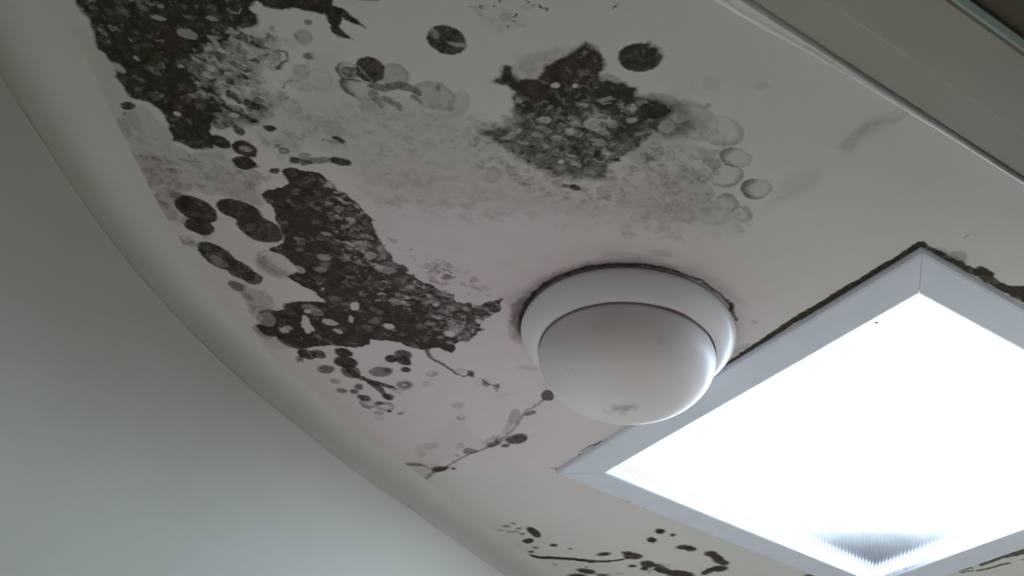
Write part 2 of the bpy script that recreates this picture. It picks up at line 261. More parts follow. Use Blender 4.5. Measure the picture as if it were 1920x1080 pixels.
# --- round colonies
for e in ((838, 75, 37, 26, 18, .93), (1200, 108, 41, 27, -2, .95), (693, 131, 29, 23, 25, .92), (657, 134, 15, 10, 20, .8), (412, 265, 21, 11, 22, .97), (458, 279, 26, 14, 22, .97), (459, 306, 23, 12, 15, .97), (507, 240, 11, 6, 15, .97), (447, 245, 12, 8, 30, .85), (412, 235, 14, 8, 10, .6),
          (476, 225, 8, 4, 10, .9), (604, 315 - 53, 2, 2, 0, .5), (635, 263, 15, 4, 22, .95), (590, 300, 40, 6, 3, .6), (640, 303, 20, 8, 12, .9), (553, 302, 11, 6, 15, .85), (575, 305, 12, 6, -15, .75), (570, 290, 12, 4, 0, .5), (520, 273, 6, 4, 0, .5), (516, 320, 11, 6, 5, .55),
          (368, 393, 43, 20, 24, .95), (375, 425, 28, 15, 15, .96), (352, 385, 24, 9, 15, .75), (340, 372, 22, 8, 25, .45), (449, 396, 46, 18, 18, .96), (487, 430, 46, 22, 20, .92), (408, 481, 43, 18, 30, .92), (448, 506, 34, 15, 26, .88), (474, 523, 20, 11, 12, .85), (443, 536, 15, 8, 25, .5), (463, 555, 14, 6, 40, .4),
          (520, 595, 34, 10, 15, .75), (500, 620, 26, 12, 15, .35), (548, 640, 30, 12, 20, .9), (555, 575, 24, 10, 0, .9), (575, 664, 17, 9, 15, .95), (596, 664, 16, 8, 12, .85), (562, 673, 6, 6, 0, .5), (644, 661, 17, 8, 12, .96), (648, 679, 23, 11, 8, .95), (658, 697, 19, 12, 15, .8), (611, 692, 16, 8, 2, .75),
          (755, 665, 18, 9, 12, .88), (757, 677, 15, 8, 8, .97), (733, 673, 12, 7, 5, .97), (760, 693, 9, 5, 8, .95), (713, 697, 20, 10, 0, .68), (727, 694, 10, 5, 0, .6), (757, 722, 14, 6, 5, .6), (672, 725, 9, 5, 5, .8), (664, 734, 9, 4, 5, .8), (640, 732, 11, 4, 8, .75), (628, 715, 11, 4, 12, .45),
          (682, 746, 14, 6, 15, .85), (728, 744, 12, 6, 5, .75), (712, 755, 8, 3, 5, .8), (729, 771, 5, 2.5, 0, .95), (751, 776, 7, 3, 0, .5), (883, 700, 8, 6, 30, .8), (911, 719, 8, 5, 20, .5), (932, 725, 7, 5, 0, .5),
          (1028, 742, 13, 10, 0, .85), (994, 774, 11, 4, -14, .75), (969, 823, 21, 9.5, -7, .88), (948, 836, 8, 3.5, -5, .85), (925, 833, 12, 5, -15, .7), (880, 846, 14, 6, -3, .6), (932, 826, 5, 5, 0, .6), (825, 879, 16, 5, -3, .9), (851, 879, 5, 2, 0, .97), (780, 914, 10, 4, -5, .9), (778, 871, 18, 4, 3, .55), (856, 855, 3, 2, 0, .5),
          (998, 995, 12, 6, 22, .98), (1005, 1001, 10, 6, 22, .98), (991, 1014, 11, 5, -5, .98), (1038, 1022, 8, 3, 0, .97), (1069, 1029, 4, 2, 0, .7), (950, 987, 8, 2.3, 5, .6), (962, 981, 5, 1.6, 0, .7), (957, 997, 7, 1.8, 0, .5), (939, 994, 6, 1.8, 0, .4), (974, 991, 5, 2, 0, .6), (980, 1001, 5, 2, 0, .75), (968, 997, 6, 2, 0, .45), (1004, 1027, 6, 2, 0, .75), (996, 1035, 6, 2.5, 0, .85), (951, 1031, 3, 2, 0, .6), (960, 1040, 3, 1.5, 0, .5), (976, 1042, 4, 1.5, 0, .4),
          (1132, 1039, 13, 3.5, -4, .97), (1176, 1037, 11, 3.5, 0, .95), (1187, 1043, 18, 6, 2, .95), (1237, 996, 10, 5, 5, .99), (1222, 1012, 9, 5, 5, .99), (1261, 1003, 6, 3, -8, .92), (1282, 1026, 14, 4.5, 0, .97), (1293, 1028, 13, 5, 6, .97), (1332, 1038, 12, 5, 0, .96), (1342, 1044, 14, 6, 20, .96), (1352, 1053, 16, 6, 15, .93), (1328, 1071, 15, 5, -20, .96), (1348, 1066, 17, 5.5, -6, .96),
          (1214, 1058, 14, 7, 5, .93), (1230, 1060, 14, 3, 5, .9), (1208, 1066, 8, 4, 0, .9), (1185, 1061, 8, 2.6, 0, .9), (1243, 1069, 17, 6, 8, .97), (1274, 1076, 30, 7, 6, .97), (1100, 1071, 19, 5, 8, .97), (1082, 1079, 18, 3, 0, .97), (1130, 1078, 12, 2.5, 0, .9), (1039, 1059, 3, 2, 0, .6), (1100, 1063, 3, 1.5, 0, .6), (1160, 1075, 8, 2, 0, .3),
          (1436, 637, 11, 5, -14, .98), (1804, 493, 9, 5, 8, .8), (1800, 480, 16, 9, 20, .35), (1842, 507, 15, 8, 12, .97), (1852, 513, 12, 6, 15, .97), (1885, 541, 22, 8, 15, .97), (1905, 545, 22, 9, 12, .97), (1925, 552, 20, 14, 25, .98), (1300, 547, 12, 3, 25, .8), (1372, 575, 5, 8, -30, .9), (1178, 939, 5, 3, 20, .7), (1170, 935, 4, 2, 20, .5), (1210, 952, 6, 2, 18, .3), (1522, 1081, 14, 4, 8, .8),
          (1078, 352, 12, 5, 6, .97), (1060, 350, 7, 3, 0, .7), (1112, 288, 14, 7, 5, .6), (975, 160, 12, 10, 20, .4), (940, 150, 13, 9, 0, .5), (905, 232, 5, 3, 0, .4), (940, 243, 14, 5, 4, .6), (240, 199, 14, 7, 5, .9), (232, 212, 6, 4, 30, .5), (1240, 310, 8, 5, 0, .3), (1285, 360 - 40, 9, 6, 0, .2),
          (693, 0, 22, 3, 0, .6), (578, 43, 7, 5, 10, .6), (575, 106, 9, 6, 15, .6), (510, 52, 5, 4, 0, .5), (820, 165, 5, 6, 20, .5), (845, 205, 8, 5, 0, .35)):
    ell(DARK, *e[:5], k=e[5] * .95, soft=3)
for e in ((458, 279, 12, 5, 22, .45), (815, 63, 12, 6, 40, .35), (858, 83, 20, 4, 18, .45), (652, 134, 8, 3, 20, .3), (500, 600, 18, 12, 10, .6), (410, 490, 20, 8, 30, .25), (540, 615, 8, 4, 0, .5), (1100, 290, 9, 6, 0, .3), (665, 136, 3, 9, 0, .3), (758, 722, 5, 2, 0, .6), (505, 240, 3, 1.5, 0, .1)):
    ell(DARK, *e[:5], k=e[5], mode='mul')
# --- streaks
for P, w0, w1, k in (([(656, 695), (672, 706), (690, 714), (712, 721), (732, 726)], 8, 6, .82), ([(696, 718), (714, 731), (728, 748)], 7, 7, .8), ([(705, 716), (735, 724), (742, 730)], 3, 3, .7), ([(700, 755), (712, 758), (735, 756)], 2, 2, .5),
                     ([(803, 658), (808, 670), (818, 677), (830, 683), (845, 693), (856, 701), (870, 705), (885, 700)], 5, 2, .7), ([(905, 712), (915, 720), (935, 724)], 2, 2, .6), ([(935, 720), (932, 734)], 2, 1, .5),
                     ([(1020, 750), (1000, 762), (985, 770), (970, 795), (950, 815), (935, 832), (905, 842), (880, 850), (855, 864), (836, 876), (815, 885), (800, 896), (785, 911)], 3, 5, .42), ([(838, 876), (812, 884)], 5, 5, .6), ([(792, 900), (782, 912)], 3, 3, .4), ([(745, 868), (785, 872), (815, 880)], 2, 3, .45),
                     ([(994, 1042), (1010, 1045), (1035, 1046), (1080, 1049), (1110, 1052)], 7.5, 9, .98), ([(1110, 1052), (1130, 1053), (1150, 1051), (1180, 1047)], 7, 3.5, .9), ([(1215, 1073), (1232, 1064)], 3, 3, .6), ([(700, 160), (720, 165), (745, 160), (775, 168), (785, 175)], 8, 5, .62), ([(720, 185), (745, 195), (752, 205)], 6, 3, .5), ([(700, 175), (715, 200)], 6, 3, .4), ([(775, 180), (790, 192)], 3, 2, .5),
                     ([(1817, 1061), (1845, 1050), (1879, 1037)], 6.5, 4.5, .6), ([(1797, 1071), (1822, 1065)], 3.5, 4, .85), ([(1801, 1074), (1822, 1070)], 3, 3, .8), ([(1832, 1070), (1865, 1063), (1895, 1055)], 5, 3.5, .8), ([(1841, 1059), (1880, 1045), (1922, 1034)], 6, 11, .8), ([(1895, 1036), (1922, 1028)], 6, 9, .55), ([(1858, 1073), (1872, 1071)], 1, 1, .5), ([(1917, 1050), (1924, 1049)], 2, 2, .9),
                     ([(1730, 459), (1712, 468), (1690, 482), (1650, 507), (1600, 535)], 9, 8, .97), ([(1600, 535), (1540, 571), (1480, 606), (1430, 640)], 8, 6, .97), ([(1430, 640), (1380, 672), (1340, 697)], 6, 5, .97), ([(1728, 460), (1775, 482), (1830, 512), (1872, 533), (1925, 562)], 5, 9, .85), ([(1760, 470), (1800, 490)], 8, 8, .25),
                     ([(1036, 878), (1046, 879), (1056, 876), (1070, 866), (1088, 852)], 1.6, 1.8, .9), ([(1085, 856), (1105, 846), (1125, 832), (1150, 818), (1185, 802)], 4.5, 4, .38), ([(1116, 837), (1128, 828)], 3.2, 3.2, .95), ([(1088, 846), (1105, 836), (1120, 832)], 1.6, 2, .7), ([(1070, 866), (1088, 850)], 3.5, 2.5, .2),
                     ([(340, 300), (375, 303)], 3, 2, .35), ([(286, 296), (300, 302)], 3, 2, .4), ([(560, 655), (566, 672), (555, 680)], 3, 1.5, .5), ([(520, 95), (536, 98), (540, 112), (528, 120), (522, 130)], 2, 1.6, .65), ([(605, 262), (645, 272)], 2.2, 2, .4), ([(478, 80), (494, 92)], 3, 3, .5), ([(455, 62), (475, 72)], 3, 3, .4), ([(528, 130), (520, 126)], 2, 2, .5), ([(545, 148), (533, 155), (530, 165)], 2, 2, .4), ([(470, 192), (500, 203)], 3, 2, .5), ([(385, 178), (430, 205), (452, 215)], 3, 2, .55), ([(1640, 232), (1610, 252)], 4, 3, .1)):
    stroke(DARK, P, w0, k, w1=w1)
# --- grime line above the lamp ring, with the lamp's shade painted round it
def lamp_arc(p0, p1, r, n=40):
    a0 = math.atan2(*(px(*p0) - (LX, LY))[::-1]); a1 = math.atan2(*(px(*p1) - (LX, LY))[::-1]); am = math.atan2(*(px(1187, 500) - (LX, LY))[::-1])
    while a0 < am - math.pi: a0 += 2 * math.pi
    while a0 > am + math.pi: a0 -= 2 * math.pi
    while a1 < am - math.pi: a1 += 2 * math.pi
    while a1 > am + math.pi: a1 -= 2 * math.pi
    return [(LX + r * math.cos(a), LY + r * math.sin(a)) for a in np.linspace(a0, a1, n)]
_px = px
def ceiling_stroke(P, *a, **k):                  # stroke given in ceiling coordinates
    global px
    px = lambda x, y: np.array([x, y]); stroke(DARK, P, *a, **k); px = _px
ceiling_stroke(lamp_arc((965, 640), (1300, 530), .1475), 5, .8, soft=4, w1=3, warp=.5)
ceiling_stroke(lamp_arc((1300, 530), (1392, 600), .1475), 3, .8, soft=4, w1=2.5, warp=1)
ceiling_stroke(lamp_arc((965, 640), (1250, 515), .150), 14, .34, soft=20, w1=8)  # soft shade of the lamp, painted on the ceiling
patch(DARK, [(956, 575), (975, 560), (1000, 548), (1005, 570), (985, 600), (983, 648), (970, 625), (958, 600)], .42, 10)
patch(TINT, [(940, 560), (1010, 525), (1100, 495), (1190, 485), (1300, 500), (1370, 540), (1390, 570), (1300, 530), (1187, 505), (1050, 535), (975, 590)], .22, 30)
# --- hairline cracks where the paint lifts through the mould
for P in ([(661, 115), (672, 124), (682, 135), (698, 151), (690, 157), (668, 156), (652, 152), (645, 142)], [(1110, 288), (1108, 295), (1120, 303), (1133, 305), (1141, 290), (1140, 284)], [(994, 220), (1003, 232), (1006, 240), (1025, 240)], [(1120, 186), (1130, 195), (1145, 193)], [(185, 54), (190, 62), (200, 67), (197, 60), (186, 54)], [(203, 49), (210, 57), (216, 55), (208, 48), (203, 49)], [(425, 15), (433, 22), (446, 25), (450, 15)], [(610, 635), (620, 642), (626, 648)], [(575, 655), (585, 670)], [(1060, 245), (1075, 248)], [(700, 180), (718, 178), (733, 180), (733, 172)]):
    stroke(DARK, P, .9, .55, soft=2, mode='mul', warp=.3)
# --- scattered small colonies, seeded per patch
def scatter(P, n, F_, k0, k1, r0, r1, mode, kind='d', asp=.5, ang=18, soft=2):
    for q in inside(P, n):
        r = r0 + (r1 - r0) * rng.random() ** 2
        ell(F_, q[0], q[1], r, max(r * asp * rng.uniform(.7, 1.3), 1.3), ang + rng.uniform(-15, 15), rng.uniform(k0, k1), kind, soft * 1.4, mode, warp=1.7)
scatter(M1, 200, DARK, .02, .16, 4, 18, 'mul'); scatter(M1, 30, DARK, .2, .5, 2, 6, 'mul')
scatter(M1b, 150, DARK, .15, .6, 4, 17, 'mul', ang=32, asp=.35); scatter(M1b, 110, DARK, .2, .75, 3, 12, 'over', ang=32, asp=.35); scatter(M1b, 50, DARK, .2, .5, 5, 14, 'over', 'r', ang=25)
scatter(M2, 420, DARK, .03, .18, 3, 14, 'mul', ang=12)
M2r = [(600, 325), (700, 410), (735, 490), (850, 552), (945, 560), (900, 620), (845, 655), (780, 600), (700, 560), (650, 520), (620, 420)]
scatter(M2r, 330, DARK, .12, .5, 2.5, 9, 'mul', asp=.4, ang=12); scatter(M2r, 130, DARK, .3, .8, 2.5, 8, 'over', asp=.4, ang=12)
scatter(M3, 120, DARK, .03, .18, 3, 12, 'mul', ang=8); scatter(M3b, 170, DARK, .1, .45, 3, 12, 'mul', ang=8, asp=.6); scatter(M3b, 90, DARK, .3, .8, 3, 10, 'over', ang=8); scatter(M3b, 70, DARK, .15, .45, 5, 12, 'over', 'r', ang=8, asp=.65)
fr1 = [(690, 400), (740, 470), (800, 520), (870, 550), (960, 570), (900, 530), (850, 480), (800, 490), (730, 440)]
scatter(fr1, 34, DARK, .1, .35, 3, 12, 'over', asp=.5, ang=10)
fr2 = [(870, 210), (960, 215), (950, 300), (1050, 345), (1180, 340), (1180, 380), (1080, 380), (980, 350), (900, 310), (860, 260)]
scatter(fr2, 130, TINT, .10, .4, 3, 12, 'over', ang=8); scatter(fr2, 30, DARK, .15, .45, 2, 6, 'over', ang=8)
fr3 = [(580, 220), (700, 180), (880, 200), (960, 320), (1100, 380), (1350, 360), (1420, 430), (1250, 460), (1100, 430), (900, 420), (720, 400), (640, 320)]
scatter(fr3, 420, TINT, .04, .16, 4, 17, 'over', ang=8); scatter(fr3, 160, TINT, .08, .3, 2, 5, 'over', ang=8)
fr4 = [(1160, 330), (1230, 260), (1330, 240), (1350, 290), (1330, 390), (1240, 400), (1160, 380)]
scatter(fr4, 60, TINT, .1, .35, 4, 14, 'over'); scatter(fr4, 26, TINT, .15, .3, 8, 20, 'over', 'r', asp=.7)
scatter([(400, 240), (520, 170), (600, 230), (560, 300), (500, 340), (420, 300)], 60, TINT, .06, .28, 4, 14, 'over', ang=25)
scatter([(250, 240), (330, 280), (480, 330), (480, 390), (340, 350), (310, 400), (280, 350)], 90, TINT, .06, .3, 3, 16, 'over', ang=22); scatter([(250, 270), (330, 310), (340, 410), (290, 380)], 60, DARK, .1, .32, 2, 7, 'over', ang=22)
scatter([(480, 50), (560, 60), (590, 130), (530, 200), (480, 130)], 40, TINT, .1, .4, 3, 9, 'over', ang=25)
scatter([(410, 460), (470, 500), (560, 640), (500, 620), (440, 540)], 30, TINT, .08, .3, 3, 10, 'over')
scatter([(770, 480), (830, 470), (860, 530), (800, 530)], 16, DARK, .15, .45, 3, 10, 'over')
scatter([(860, 0), (1000, 0), (990, 60), (900, 50)], 22, TINT, .05, .2, 3, 14, 'over')
for q in [(883, 12), (900, 13), (905, 15), (902, 11), (926, 11), (937, 2), (964, 31), (967, 29), (969, 26), (963, 40), (952, 50), (986, 1), (990, 4), (1000, 10), (1013, 14), (1016, 15), (1022, 16), (1024, 19), (1026, 17), (1124, 2), (1149, 3), (1154, 11), (1173, 33), (1187, 26), (1010, 11)]:
    ell(DARK, *q, 2, 1.7, 0, .95, soft=1.5, warp=.2)
for q in inside([(1760, 470), (1940, 560), (1940, 570), (1740, 462)], 14): ell(DARK, *q, 6, 3, 25, .5)

# --- ceiling mesh
DARK = np.clip(DARK, 0, 1); TINT = np.clip(TINT, 0, 1)
idx = np.arange(NX * NY).reshape(NX, NY)
keep = np.ones((NX - 1, NY - 1), bool)
i0, i1 = np.searchsorted(XS, SLX[0]), np.searchsorted(XS, SLX[1]); j0, j1 = np.searchsorted(YS, SLY[0]), np.searchsorted(YS, SLY[1])
keep[i0:i1, j0:j1] = False

# plan of the curved wall (points of the wall face)
ARC = [(.36, .40), (.55, .345), (.72, .275), (.88, .19), (.965, .118), (1.065, .038), (1.17, -.053), (1.262, -.152), (1.345, -.257), (1.415, -.366), (1.51, -.535), (1.608, -.748), (1.728, -1.005), (1.82, -1.25), (1.90, -1.55), (1.95, -2.06)]
A_ = np.array(ARC)
def catmull(P, n):
    P = np.vstack([2 * P[0] - P[1], P, 2 * P[-1] - P[-2]]); out = []
    for i in range(1, len(P) - 2):
        for t in np.linspace(0, 1, n, endpoint=False):
            p0, p1, p2, p3 = P[i - 1:i + 3]
            out.append(.5 * ((2 * p1) + (p2 - p0) * t + (2 * p0 - 5 * p1 + 4 * p2 - p3) * t * t + (3 * p1 - p0 - 3 * p2 + p3) * t ** 3))
    out.append(P[-2]); return np.array(out)
arc = catmull(A_, 10)
for _ in range(30): arc[1:-1] = arc[1:-1] * .5 + (arc[:-2] + arc[2:]) * .25
wl = np.vstack([arc, [(2.2, -2.06), (2.2, .6), (.36, .6)]])
sd = poly_sd(wl, X[::8, ::8], Y[::8, ::8])       # cut the ceiling away beyond the wall
far = np.repeat(np.repeat(sd > .03, 8, 0), 8, 1)[:NX - 1, :NY - 1]
keep &= ~far
qi, qj = np.nonzero(keep)
quads = np.stack([idx[qi, qj], idx[qi, qj + 1], idx[qi + 1, qj + 1], idx[qi + 1, qj]], 1)
used = np.zeros(NX * NY, bool); used[quads.ravel()] = True
remap = np.cumsum(used) - 1; quads = remap[quads]
co = np.stack([X.ravel()[used], Y.ravel()[used], np.full(used.sum(), CZ)], 1)
me = bpy.data.meshes.new('ceiling')
me.vertices.add(len(co)); me.vertices.foreach_set('co', co.ravel().astype(np.float32))
me.loops.add(quads.size); me.loops.foreach_set('vertex_index', quads.ravel().astype(np.int32))
me.polygons.add(len(quads)); me.polygons.foreach_set('loop_start', np.arange(0, quads.size, 4, dtype=np.int32))
me.update(calc_edges=True)
for nme, arr in (('mould_and_shade', DARK), ('stain_and_shade', TINT)):
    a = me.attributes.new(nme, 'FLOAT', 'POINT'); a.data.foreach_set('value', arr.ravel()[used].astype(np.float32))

def ceiling_material():
    m = bpy.data.materials.new('mouldy_ceiling_paint'); m.use_nodes = True; nt = m.node_tree; N = nt.nodes; L = nt.links; b = N['Principled BSDF']
    b.inputs['Roughness'].default_value = .7; b.inputs['Specular IOR Level'].default_value = .15
    tc = N.new('ShaderNodeTexCoord')
    def noise(s, d=4, rough=.6):
        n = N.new('ShaderNodeTexNoise'); n.inputs['Scale'].default_value = s; n.inputs['Detail'].default_value = d; n.inputs['Roughness'].default_value = rough
        L.new(tc.outputs['Object'], n.inputs['Vector']); return n.outputs[0]
    def rng_(s, a, b_, c=0, d=1):
        r = N.new('ShaderNodeMapRange'); r.inputs[1].default_value = a; r.inputs[2].default_value = b_; r.inputs[3].default_value = c; r.inputs[4].default_value = d; L.new(s, r.inputs[0]); return r.outputs[0]
    def mix(f, a, b_):
        x = N.new('ShaderNodeMix'); x.data_type = 'RGBA'
        for i, s in ((0, f), (6, a), (7, b_)):
            if isinstance(s, (tuple, float, int)): x.inputs[i].default_value = s if i == 0 else (*s, 1)
            else: L.new(s, x.inputs[i])
        return x.outputs[2]
    def math_(op, a, b_):
        x = N.new('ShaderNodeMath'); x.operation = op; x.use_clamp = True
        for i, s in enumerate((a, b_)):
            if isinstance(s, (float, int)): x.inputs[i].default_value = s
            else: L.new(s, x.inputs[i])
        return x.outputs[0]
    def attr(n):
        a = N.new('ShaderNodeAttribute'); a.attribute_name = n; return a.outputs['Fac']
    # paint, with the lens's pinkish colour cast painted in towards the middle
    gm = N.new('ShaderNodeVectorMath'); gm.operation = 'DISTANCE'; L.new(tc.outputs['Object'], gm.inputs[0]); gm.inputs[1].default_value = (1.16, -.60, CZ)
    pink_cast = math_('ADD', rng_(gm.outputs['Value'], .64, .18, 0, 1), rng_(noise(5), .4, .6, -.1, .1))
    paint = mix(pink_cast, PAINT, PINK)
    paint = mix(rng_(noise(40, 3), .35, .65, 0, .25), paint, (.72, .68, .675))
    # fine grain of the mould
    vor = N.new('ShaderNodeTexVoronoi'); vor.feature = 'F1'; vor.inputs['Scale'].default_value = 120; L.new(tc.outputs['Object'], vor.inputs['Vector'])
    g1 = rng_(noise(260, 4, .7), .3, .7, -.09, .09); g2 = rng_(noise(90, 5, .7), .3, .7, -.12, .12)
    d = attr('mould_and_shade')
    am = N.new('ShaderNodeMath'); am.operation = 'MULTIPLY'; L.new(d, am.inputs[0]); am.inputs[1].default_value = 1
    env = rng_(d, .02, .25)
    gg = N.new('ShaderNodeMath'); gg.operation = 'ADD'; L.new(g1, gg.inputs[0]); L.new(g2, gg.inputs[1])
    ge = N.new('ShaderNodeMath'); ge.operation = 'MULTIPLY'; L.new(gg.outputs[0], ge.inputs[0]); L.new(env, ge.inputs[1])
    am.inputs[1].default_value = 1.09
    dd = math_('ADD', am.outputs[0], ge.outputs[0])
    mc = mix(math_('ADD', pink_cast, rng_(noise(14, 4), .4, .6, -.5, .5)), (.034, .033, .022), (.058, .040, .031))
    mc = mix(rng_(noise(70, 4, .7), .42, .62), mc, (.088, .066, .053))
    t = attr('stain_and_shade'); tt = math_('MULTIPLY', t, rng_(noise(150, 4, .7), .25, .75, .55, 1.45))
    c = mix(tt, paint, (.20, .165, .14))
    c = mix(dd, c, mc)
    L.new(c, b.inputs['Base Color'])
    bp = N.new('ShaderNodeBump'); bp.inputs['Strength'].default_value = .12; bp.inputs['Distance'].default_value = .001; L.new(noise(220, 3), bp.inputs['Height']); L.new(bp.outputs[0], b.inputs['Normal'])
    return m
PAINT = (.765, .745, .705); PINK = (.86, .735, .765)
me.materials.append(ceiling_material())
ceil = bpy.data.objects.new('ceiling', me); col.objects.link(ceil); structure(ceil)

# ------------------------------------------------------------------ curved wall and cornice
def offset(pts, d):
    t = np.gradient(pts, axis=0); t /= np.linalg.norm(t, axis=1)[:, None]
    return pts + np.stack([t[:, 1], -t[:, 0]], 1) * d      # towards the room
def sweep(name, prof, material):
    """prof: list of (offset into the room, z)"""
    v = []; f = []; n = len(arc); k = len(prof)
    cw = np.interp(arc[:, 1], [-.9, -.55, -.3, -.12, .02, .12], [.018, .020, .026, .038, .052, .060])[:, None]
    for j, (d, z) in enumerate(prof): v += [(*p, z) for p in offset(arc, .0035 + d * cw if j < 15 else d)]
    for j in range(k - 1):
        for i in range(n - 1): f.append((j * n + i, j * n + i + 1, (j + 1) * n + i + 1, (j + 1) * n + i))
    return link(name, v, f, material, smooth=True)
prof = [(1.12, CZ - .0001)]        # first value: share of the cove's local width
for t in np.linspace(0, 1, 14):
    a = t * math.pi / 2; prof.append((1 - math.sin(a), CZ - .0003 - .053 * (1 - math.cos(a))))
prof += [(.0045, CZ - .0545), (.0048, CZ - .0565), (.0030, CZ - .0578), (-.002, CZ - .0582)]
structure(sweep('trim_1', prof, M_cove))
wv = []; n = len(arc)
levels = [CZ + .02, CZ - .05, 2.0, 1.6, 1.0, 0]
wall = sweep('wall_left', [(0, z) for z in levels], M_wall); structure(wall)
md = wall.modifiers.new('s', 'SOLIDIFY'); md.thickness = .08; md.offset = 1

structure(box('floor', (-1.6, -2.2, -.05), (2.4, 1.0, 0), M_floor))
structure(box('wall_right', (.30, -2.14, 0), (2.1, -2.06, CZ + .02), M_wall))
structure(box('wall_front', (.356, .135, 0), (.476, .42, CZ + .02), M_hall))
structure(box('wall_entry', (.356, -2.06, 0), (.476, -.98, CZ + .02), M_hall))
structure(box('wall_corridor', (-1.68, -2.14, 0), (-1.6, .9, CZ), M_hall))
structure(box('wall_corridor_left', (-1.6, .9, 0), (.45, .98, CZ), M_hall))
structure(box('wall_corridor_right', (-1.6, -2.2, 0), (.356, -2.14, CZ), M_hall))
# stepped header over the doorway, edges rounded
def extr(name, prof, y0, y1, material, parent=None):
    k = len(prof); v = [(x, y0, z) for x, z in prof] + [(x, y1, z) for x, z in prof]
    f = [(i, (i + 1) % k, k + (i + 1) % k, k + i) for i in range(k)] + [tuple(range(k)), tuple(range(k, 2 * k))[::-1]]
    return link(name, v, f, material, parent)
H1, H2 = .035, .0405
def rnd(cx, cz, r, a0, a1, n=9): return [(cx + r * math.cos(math.radians(a)), cz + r * math.sin(math.radians(a))) for a in np.linspace(a0, a1, n)]
x1 = (px(1388, 0, CZ - H1)[0] + px(1920, 327, CZ - H1)[0]) / 2; x2 = (px(1530, 0, CZ - H2)[0] + px(1920, 250, CZ - H2)[0]) / 2; x3 = (px(1768, 0, CZ - H2)[0] + px(1920, 90, CZ - H2)[0]) / 2
prof = [(x1, CZ + .02)] + rnd(x1 - .003, CZ - H1 + .003, .003, 0, -90) + [(x2 + .0005, CZ - H1)] + rnd(x2 - .0028, CZ - H2 + .0028, .0028, 0, -90) + [(x3 + .003, CZ - H2), (x3, CZ - H2 + .002), (x3, CZ + .02)]
structure(extr('trim_2', prof, -.985, .14, M_trim))
structure(extr('trim_3', [(x3 - .0001, CZ - H2 + .0005), (x3 - .0001, CZ + .01), (x3 - .010, CZ + .01), (x3 - .010, CZ - H2 - .001), (x3 - .004, CZ - H2 - .002)], -.985, .14, M_edge))
# glossy bead of filler run by hand along the joint, thicker towards the left
bead_m = mat('gloss_filler', (.74, .76, .75), .06, 1.0, bump=.25, bscale=45, coat=1)
bv = []; bf = []; nb, kb = 260, 9
for i in range(nb):
    y = -.985 + 1.12 * i / (nb - 1); q = rng.random()
    half = float(np.interp(y, [-.9, -.75, -.6, -.45, -.2], [.0028, .0032, .005, .011, .012])); h = .0040 + .0004 * math.sin(37 * y) + .0003 * (q - .5)
    for k_ in range(kb):
        a = math.pi * k_ / (kb - 1); bv.append((x1 + half * .75 - half * math.cos(a), y, CZ - H1 + .0004 - h * math.sin(a) ** .8))
    bv.append((bv[-1][0], y, CZ + .001))
for i in range(nb - 1):
    for k_ in range(kb): bf.append((i * (kb + 1) + k_, (i + 1) * (kb + 1) + k_, (i + 1) * (kb + 1) + k_ + 1, i * (kb + 1) + k_ + 1))
structure(link('trim_4', bv, bf, bead_m, smooth=True))

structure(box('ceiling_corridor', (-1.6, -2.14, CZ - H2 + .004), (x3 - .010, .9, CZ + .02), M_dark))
# ------------------------------------------------------------------ skylight
cx, cy = (IN[0][0] + IN[2][0]) / 2, (IN[0][1] + IN[2][1]) / 2
sky = tag(empty('skylight', (cx, cy, CZ)), 'square glowing skylight with white mitred frame and ribbed diffuser in the ceiling', 'skylight')
def rel(p, z): return (p[0] - cx, p[1] - cy, z - CZ)
def lerp(a, b, t): return (a[0] + (b[0] - a[0]) * t, a[1] + (b[1] - a[1]) * t)
for k in range(4):
    a, b = k, (k + 1) % 4
    v = []
    # profile across the rail: outer edge at the ceiling, rounded, flat face, inner edge
    for t, z in ((0, CZ), (0.01, ZF + .005), (.04, ZF + .0015), (.10, ZF), (.95, ZF), (1.0, ZF + .0012), (1.0, ZF + .010)):
        v.append(rel(lerp(OUT[a], IN[a], t), z)); v.append(rel(lerp(OUT[b], IN[b], t), z))
    # a hair gap at the mitre
    for i in range(0, len(v), 2):
        p, q = Vector(v[i]), Vector(v[i + 1]); d = (q - p).normalized() * .0003; v[i] = tuple(p + d); v[i + 1] = tuple(q - d)
    f = [(2 * i, 2 * i + 1, 2 * i + 3, 2 * i + 2) for i in range(6)]
    link('frame_rail', v, f, M_frame, sky)
bp_ = [rel(lerp(OUT[i], IN[i], .05), ZF + .004) for i in range(4)] + [rel(lerp(OUT[i], IN[i], .97), ZF + .004) for i in range(4)]
link('frame_light_stop', bp_, [(i, (i + 1) % 4, 4 + (i + 1) % 4, 4 + i) for i in range(4)], mat('dark_backing', (.18, .17, .17), .9, .1), sky)  # dark plate added behind the rails to stop light at the mitres
# narrow lip inside the frame
lipm = mat('translucent_lip', (.22, .225, .24), .35, .5)
LZ = ZF + .0125
def ringwall(name, pts, z0, z1, material, inset=0):
    P = [lerp(p, (cx, cy), inset) for p in pts]
    v = [rel(p, z0) for p in P] + [rel(p, z1) for p in P]
    return link(name, v, [(i, (i + 1) % 4, 4 + (i + 1) % 4, 4 + i) for i in range(4)], material, sky)
ringwall('inner_lip', IN, ZF + .001, LZ, lipm, 0)
sh = ringwall('light_shaft', OUT, CZ + .004, CZ + .42, M_shaft, .075); sh.parent = None; sh.location = (cx, cy, CZ); structure(sh)  # light shaft above the panel, unseen, leads the daylight down
v = [rel(p, LZ + .008) for p in OUT] + [rel(p, LZ + .008) for p in IN]
